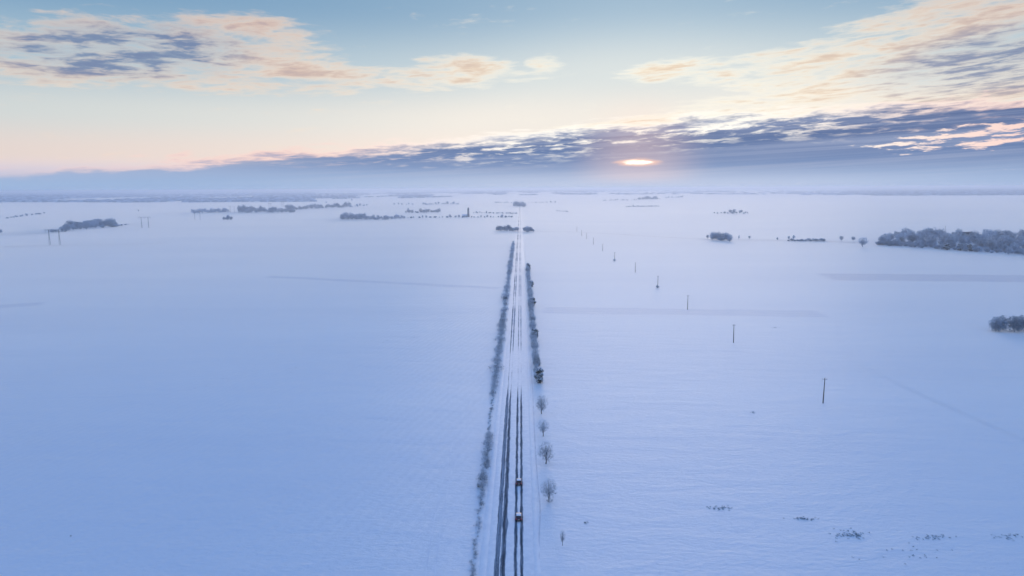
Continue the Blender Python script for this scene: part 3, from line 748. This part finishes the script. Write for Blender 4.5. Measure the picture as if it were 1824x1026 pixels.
copse('copse', 'small copse above the broken row left of the tower', None, ((722, 379.5, 784, 378.5), 70), 20, 6.5, 41, .3, cat='copse', mass=True)
copse('hedge', 'dark hedge line running from the tower to the road', None, ((842, 379.6, 921, 380.6), 18), 30, 3.6, 42, .8, cat='hedge', mass=True)
copse(T_, '# frosted tree from the left in the copse left of the distant road', 'copse left of the distant road', ((885, 411.5, 922, 412.5), 45), 22, 9.5, 43, .15)
copse(T_, '# frosted tree from the left in the copse right of the distant road', 'copse right of the distant road', ((934, 413.5, 951, 413.5), 35), 11, 8.5, 44, .15)
copse('copse', 'farthest clump of trees where the road vanishes', None, ((915, 367.5, 935, 368.5), 160), 16, 8, 45, .1, cat='copse', mass=True)
copse('hedge', 'far hedge left of where the road vanishes', None, ((880, 361.5, 914, 361.8), 60), 12, 3.2, 46, .8, cat='hedge', mass=True)
copse('hedge', 'far hedge right of where the road vanishes', None, ((940, 361, 992, 361), 60), 14, 2.6, 47, .8, cat='hedge', mass=True)
copse('thicket', 'small far thicket alone right of the road', None, ((991, 376, 1011, 377.5), 25), 8, 3, 48, .9, cat='thicket', mass=True)
copse('copse', 'far copse rising above the hedges right of centre', None, ((1130, 356.5, 1176, 355.5), 120), 18, 6, 49, .3, lambda u: 1.3 - abs(u - .55) * 1.6, cat='copse', mass=True)
copse('hedge', 'broken hedge left of the far copse right of centre', None, ((1074, 357.5, 1130, 357), 60), 14, 3, 50, .7, cat='hedge', mass=True)
copse('hedge', 'straight low hedge below the far copse right of centre', None, ((1115, 368.8, 1174, 368), 30), 22, 3.4, 51, .9, cat='hedge', mass=True)
copse('hedge', 'short far hedge right of the far copse', None, ((1184, 353.5, 1216, 352.5), 60), 10, 3.6, 52, .6, cat='hedge', mass=True)
copse(T_, '# tree from the left in the pale misty clump on the right plain', 'misty clump on the right plain', ((1270, 380, 1334, 379.5), 50), 16, 5.0, 53, .55, lambda u: 1.7 - abs(u - .5) * 2.2)
copse('lane_tree', '# tree from the left in the dense dark group on the lane', 'dark group along the lane', ((1266, 428, 1300, 430), 40), 12, 12, 54, .1)
copse('hedge_bush', '# bush from the left in the long low hedge on the lane', 'low hedge on the lane', ((1404, 430.5, 1471, 431), 14), 18, 8.0, 55, .95, cat='bush')
copse('hedge_bush', '# bush from the left in the sloping hedge at the far left', 'sloping hedge at the left edge', ((8, 390, 79, 380.5), 40), 16, 4.5, 56, .6, cat='bush')
copse(T_, '# tree from the left in the clump at the left picture edge', 'clump at the left picture edge', ((-14, 416, 4, 415), 25), 7, 8, 57, .3)
copse('copse', 'far pale copse over the ditch left of the tower', None, ((752, 365, 816, 363.5), 90), 20, 4.6, 58, .4, cat='copse', mass=True)
copse('copse', 'tiny far group of trees on the plain left of the pale copse', None, ((701, 364.5, 740, 364.5), 50), 8, 3.6, 59, .5, cat='copse', mass=True)
for i, (px, py, hp, wd, lab) in enumerate([(1260, 424.5, 7, 1, 'small single tree just left of the dark group on the country lane'), (1299, 431, 9, 1.2, 'round single tree at the right end of the dark lane group'),
        (1316, 426, 7, .6, 'thin small tree on the lane right of the dark group'), (1335, 425.5, 6, .9, 'second small tree on the lane right of the dark group'), (1384.5, 429, 6, .8, 'small dark tree standing alone midway along the lane'),
        (1405, 427, 7, .9, 'small tree at the left end of the low lane hedge'), (1413.5, 426, 7, 1, 'dark round tree above the left end of the low lane hedge'), (1498.5, 430, 9, 1.1, 'round tree on the lane right of the low hedge, left of a pair'),
        (1519.5, 430, 8, 1.2, 'round tree on the lane, right of a pair before the big wood'), (1536, 441.5, 17, 1.25, 'large rounded bare tree alone just left of the big right wood'), (247, 377, 4, .9, 'tiny lone tree on the far left plain above the second pylon'),
        (341.5, 376, 4, .9, 'tiny lone tree above the left end of the low copse'), (836, 399, 0, 0, ''), (581, 362, 4, .8, 'tiny lone tree above the long left wood'), (627, 358.5, 5, .8, 'tiny lone tree before the far woods left of centre'), (727, 374, 4, 1, 'tiny lone tree left above the small copse')]):
    if not lab: continue
    x, y = at(px, py); h = hp / px_per_m(x, y)
    put1('lone_tree', WOODT[i % 7], (x, y, gz(x, y)), i, (h / 12 * wd, h / 12 * wd, h / 12), lab, 'tree')
x, y = at(404.5, 391.5)
for k in range(4):
    put1('bush', WOODB[k], (x + (k - 1.5) * 6, y + (k % 2) * 8, gz(x, y)), k, (1.4, 1.5, 2.0 + (k == 2) * 1.0), f'{nth(k)} bush from the left in the lone thicket below the low copse', 'bush', 'lone round thicket on the left plain')
# the big wood at the right
copse(T_, '# frosted tree from the left along the front of the big right wood', 'front rows of the big right wood', ((1562, 438.5, 1846, 458), 60), 60, 13, 61, .45, lambda u: .8 + .25 * min(1, u * 5))
copse('woodland_bush', '# bush from the left in the undergrowth of the big right wood', 'undergrowth of the big right wood', ((1566, 438, 1846, 456), 110), 70, 12, 63, 1.0, cat='bush')
def back(seed, n, depth0, depth1, hm):
    rr = random.Random(seed)
    for k in range(n):
        u = (k + rr.random()) / n; px, py = 1568 + 290 * u, 438.5 + 20 * u
        x, y = at(px, py); L = math.hypot(x, y); d = rr.uniform(depth0, depth1) * min(1, .25 + u * 4); x += x / L * d; y += y / L * d
        s = hm / 12 * rr.uniform(.55, 1.3) * (.75 + .35 * min(1, u * 4)); put1(T_, rr.choice(WOODT), (x, y, gz(x, y)), rr.uniform(0, 6.28), (s * rr.uniform(.9, 1.2), s * rr.uniform(.9, 1.2), s),
             f'{nth(k)} frosted tree from the left in the back rows of the big right wood', 'tree', 'back rows of the big right wood')
back(62, 130, 25, 330, 14.5)
for i, (px, py, s, lab) in enumerate([(1681, 446, 1.25, 'snow covered evergreen bush at the front foot of the big right wood'), (1706, 447, 1.4, 'dark green bush in the front row of the big right wood'), (1722, 448, 1.25, 'second dark green bush at the front of the big right wood')]):
    x, y = at(px, py); e0 = EVERG[i % 3]
    put('evergreen_bush', [('trunk', e0[0]), ('leaves', e0[1]), ('snow_cover', e0[2])], (x, y - 6, gz(x, y)), i, (s * 1.6, s * 1.4, s), lab, 'bush')
# dark trees at the right picture edge
for i, (px, s) in enumerate([(1773, .92), (1783, 1.0), (1795, 1.05), (1806, 1.12), (1818, 1.0), (1830, 1.1), (1842, 1.0)]):
    x, y = at(px, 591 + (i % 2)); put1('dark_tree', DARKT[i % 3], (x, y + (i % 3) * 2.5, gz(x, y) - .1), i * 2.1, (s * .95, s * .95, s), f'dark dense tree, {nth(i)} from the left in the clump at the right picture edge', 'tree', 'dark clump at the right picture edge')

# ------------------------------------------------------------------ buildings far off
def house(loc, rz, L, W, H, rh, label, roofmat, wall=M_STONE, snow=True, name='house'):
    o = link(name, None); o.location = loc; o.rotation_euler.z = rz; tag(o, label, name)
    a, b = L / 2, W / 2
    vs = [(-a, -b, 0), (a, -b, 0), (a, b, 0), (-a, b, 0), (-a, -b, H), (a, -b, H), (a, b, H), (-a, b, H), (-a, 0, H + rh), (a, 0, H + rh)]
    link('wall', mesh('house_wall', vs, [(0, 1, 5, 4), (1, 2, 6, 9, 5), (2, 3, 7, 6), (3, 0, 4, 8, 7)], wall), o)
    k = .5; rv = []
    for z in (0.02, .3): rv += [(-a - k, -b - k, H + z - rh * k / b), (a + k, -b - k, H + z - rh * k / b), (a + k, 0, H + rh + z), (-a - k, 0, H + rh + z), (a + k, b + k, H + z - rh * k / b), (-a - k, b + k, H + z - rh * k / b)]
    rf = [(0, 1, 2, 3), (3, 2, 4, 5), (6, 9, 8, 7), (9, 11, 10, 8), (0, 6, 7, 1), (5, 4, 10, 11), (1, 7, 8, 2), (2, 8, 10, 4), (0, 3, 9, 6), (3, 5, 11, 9)]
    rf_o = link('roof', mesh('house_roof', rv, [f[::-1] for f in rf], M_SNOW if snow else roofmat), o)
    cv, cf = [], []; tube(cv, cf, [Vector((a * .6, 0, H + rh * .6)), Vector((a * .6, 0, H + rh + 1.2))], [.5, .5], 4); link('chimney', mesh('house_chimney', cv, cf, M_STONED), rf_o)
    for q in (-.6, 0, .6):
        x0 = a * q; link('window', mesh('house_window', [(x0 - .5, -b - .03, 1.0), (x0 + .5, -b - .03, 1.0), (x0 + .5, -b - .03, 2.3), (x0 - .5, -b - .03, 2.3)], [(0, 1, 2, 3)], M_SLATE), o)
    return o
x, y = at(1692, 431); house((x, y, gz(x, y) + 2), R(12), 13, 8, 6, 3, 'snow roofed house among the trees of the big right wood', M_SLATE)
x, y = at(1719, 430); house((x, y, gz(x, y) + 4), R(-8), 20, 10, 6.5, 4, 'dark roofed house among the trees of the big right wood', M_SLATE, M_STONED, False)
x, y = at(156, 404); house((x, y, gz(x, y) + 2), R(10), 17, 9, 7, 4.5, 'snow roofed house inside the wood behind the nearest left pylon', M_SLATE)
# antenna mast over the right wood
x, y = at(1691, 431); o = link('antenna_mast', None); o.location = (x - 6, y + 4, gz(x, y)); tag(o, 'thin antenna mast rising above the trees of the big right wood', 'mast')
vs, fs = [], []; tube(vs, fs, [Vector((0, 0, 0)), Vector((0, 0, 25))], [.28, .16], 6); link('shaft', mesh('mast_shaft', vs, fs, M_STEEL), o)
vs, fs = [], []; tube(vs, fs, [Vector((-1.2, 0, 24)), Vector((1.2, 0, 24))], [.1, .1], 4); link('crossarm', mesh('mast_arm', vs, fs, M_STEEL), o)
# tower with a low pale building beside it
x, y = at(834.3, 386.5); sq = 1 / px_per_m(x, y)
o = link('tower', None); o.location = (x, y, gz(x, y)); tag(o, 'tall narrow grey tower rising from the broken row of trees left of the road', 'tower')
w, H = 1.7 * sq, 16.5 * sq
def prism(name, secs, mat, par):
    vs, fs = [], []
    for hw, z in secs: vs += [(-hw, -hw, z), (hw, -hw, z), (hw, hw, z), (-hw, hw, z)]
    for i in range(len(secs) - 1): fs += [(i * 4 + k, i * 4 + (k + 1) % 4, i * 4 + 4 + (k + 1) % 4, i * 4 + 4 + k) for k in range(4)]
    fs.append(tuple((len(secs) - 1) * 4 + k for k in range(4))); return link(name, mesh('tower_' + name, vs, fs, mat), par)
prism('base', [(w * 1.12, -.5), (w * 1.12, H * .3)], M_STONED, o); prism('shaft', [(w * .95, H * .3), (w * .9, H * .9)], M_STONED, o)
prism('cornice', [(w * 1.05, H * .9), (w * 1.05, H * .93)], M_STONED, o); prism('cap', [(w * .9, H * .93), (w * .15, H * 1.02)], M_SLATE, o)
for q in (-.35, .35): link('belfry_opening', mesh('opening', [(q * w - 1, -w * .96, H * .72), (q * w + 1, -w * .96, H * .72), (q * w + 1, -w * .96, H * .84), (q * w - 1, -w * .96, H * .84)], [(0, 1, 2, 3)], M_SLATE), o)
x2, y2 = at(827.5, 386.5); house((x2, y2 + 4, gz(x2, y2)), R(4), 9 * sq, 4 * sq, 2.6 * sq, 2.0 * sq, 'low pale building with snowy roof joined beside the narrow tower', M_SLATE, name='building')

# ------------------------------------------------------------------ distant woods that read as one mass
def vnoise(x, y, seed):
    s = np.sin
    return 0.5 + 0.22 * s(x / 410 + seed) * s(y / 900 + 2 * seed) + 0.18 * s(x / 170 + y / 800 + 3 * seed) + 0.16 * s(x / 1300 - y / 2100 + seed * 5) + .1 * s(x / 71 + seed)
def far_wood(name, label, x0, x1, ytop, ybot, n, seed, keep=0.45, hm=11):
    rr = np.random.default_rng(seed); vs, fs, idx = [], [], []
    for k in range(n):
        px = rr.uniform(x0, x1); u = rr.random(); yb = ybot(px) if callable(ybot) else ybot; yt = ytop(px) if callable(ytop) else ytop
        py = yt + (yb - yt) * u ** 0.8
        x, y = at(px, py)
        if vnoise(x, y, seed) < keep: continue
        D = math.hypot(x, y); w = rr.uniform(10, 24) * (.6 + D / 9000); d = rr.uniform(12, 30); h = hm * rr.uniform(.7, 1.25); b = len(vs); z = gz(x, y) - .5
        m = 7
        for ring, (f, zz) in enumerate(((1.0, 0), (1.05, .45), (.72, .82))):
            for q in range(m):
                t = 6.28318 * q / m + ring * .4; j = rr.uniform(.75, 1.2)
                vs.append((x + math.cos(t) * w * f * j, y + math.sin(t) * d * f * j, z + h * zz * rr.uniform(.8, 1.15)))
        vs.append((x + rr.uniform(-.3, .3) * w, y, z + h * rr.uniform(.92, 1.12)))
        for ring in range(2):
            for q in range(m): fs.append((b + ring * m + q, b + ring * m + (q + 1) % m, b + ring * m + m + (q + 1) % m, b + ring * m + m + q))
        for q in range(m): fs.append((b + 2 * m + q, b + 2 * m + (q + 1) % m, b + 3 * m))
        idx += [int(rr.random() < .45)] * (3 * m)
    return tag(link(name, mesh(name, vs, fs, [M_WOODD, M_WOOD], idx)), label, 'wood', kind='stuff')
far_wood('far_wood', 'broad hazy woodland along the horizon at the left', -120, 560, lambda p: 343.5 - p * .003, lambda p: 361.5 - p * .004, 7500, 11, .30)
far_wood('far_wood', 'hazy strips of woodland along the horizon at the centre', 540, 1060, 339.5, lambda p: 356 - (p - 540) * .016, 3200, 12, .44)
far_wood('far_wood', 'pale hazy woodland strips along the horizon right of centre', 1040, 1520, 336, 347.5, 1900, 13, .50)
far_wood('far_wood', 'broad hazy woodland along the horizon at the right', 1502, 1940, lambda p: 334.5 - (p - 1500) * .006, lambda p: 349 + (p - 1500) * .001 - 4 * max(0, (1560 - p) / 60), 6500, 14, .26)

# ------------------------------------------------------------------ tufts and clods in the near fields
def tufts(name, label, px, py, wpx, hpx, n, seed):
    rr = random.Random(seed); cx, cy = at(px, py); vs, fs = [], []
    for k in range(n):
        x, y = at(px + rr.gauss(0, wpx / 3.6), py + rr.gauss(0, hpx / 3.6))
        for _ in range(16):
            d = rnd_dir(rr, 1.4); sliver(vs, fs, Vector((x - cx + rr.uniform(-.22, .22), y - cy + rr.uniform(-.22, .22), 0)), d, rr.uniform(.15, .42), .05, rr)
    o = link(name, mesh(name, vs, fs, M_GRASS)); o.location = (cx, cy, gz(cx, cy) + .01); return tag(o, label, 'grass', kind='stuff')
for a in [('largest dark patch of stubble showing through the snow, bottom right', 1516, 953, 62, 14, 70, 1), ('dark stubble patch right of the largest one, bottom right', 1664, 958, 60, 9, 36, 2), ('faint stubble patch near the right picture edge, bottom', 1800, 956, 50, 12, 26, 3),
          ('small stubble patch left of the largest one', 1432, 924, 36, 6, 36, 4), ('leftmost small stubble patch in the right field', 1280, 905, 46, 6, 36, 5), ('tiny stubble streak right of the sapling', 1044, 931, 12, 3, 8, 6), ('scattered dark stubble dots between the two largest patches', 1640, 985, 200, 40, 22, 7),
          ('small stubble mark in the right field level with the nearest pole', 1341, 735, 8, 2, 8, 8), ('faint stubble mark right of the second nearest pole', 1379, 584, 14, 2, 10, 9)]:
    tufts('stubble_tufts', a[0], *a[1:])
def clods(label, spots, seed):
    rr = random.Random(seed); vs, fs = [], []
    for px, py in spots:
        x, y = at(px, py); s = rr.uniform(.16, .30); b = len(vs)
        vs += [(x - s, y, 0), (x, y - s * .7, 0), (x + s, y + .1, 0), (x, y + s * .8, 0), (x + .05, y, s)]; fs += [(b, b + 1, b + 4), (b + 1, b + 2, b + 4), (b + 2, b + 3, b + 4), (b + 3, b, b + 4)]
    return tag(link('earth_clods', mesh('earth_clods', vs, fs, M_CLOD)), label, 'clods', kind='stuff')
clods('scatter of tiny dark clods across the left field', [(106, 685), (111, 685), (116, 684), (242, 693), (251, 691), (270, 695), (300, 692), (347, 692), (351, 690), (356, 685), (367, 688), (374, 684), (397, 675), (404, 674), (435, 665), (514, 657), (518, 664), (527, 655), (683, 610), (690, 607), (738, 601), (740, 590), (126, 955)], 3)

# ------------------------------------------------------------------ haze
def haze(density):
    bm = bmesh.new(); bmesh.ops.create_cube(bm, size=1)
    bm.transform(Matrix.Translation((0, 0, 45.5)) @ Matrix.Diagonal((128000, 128000, 103, 1)))
    me = bpy.data.meshes.new('haze'); bm.to_mesh(me); bm.free(); h = link('haze', me); tag(h, kind='stuff')
    m = bpy.data.materials.new('haze'); m.use_nodes = True; nt = m.node_tree; nt.nodes.clear()
    out = nt.nodes.new('ShaderNodeOutputMaterial'); v = nt.nodes.new('ShaderNodeVolumePrincipled')
    v.inputs['Color'].default_value = (0.86, 0.90, 0.96, 1); v.inputs['Density'].default_value = density; v.inputs['Anisotropy'].default_value = 0.45
    nt.links.new(v.outputs[0], out.inputs['Volume']); me.materials.append(m)
haze(1.45e-4)
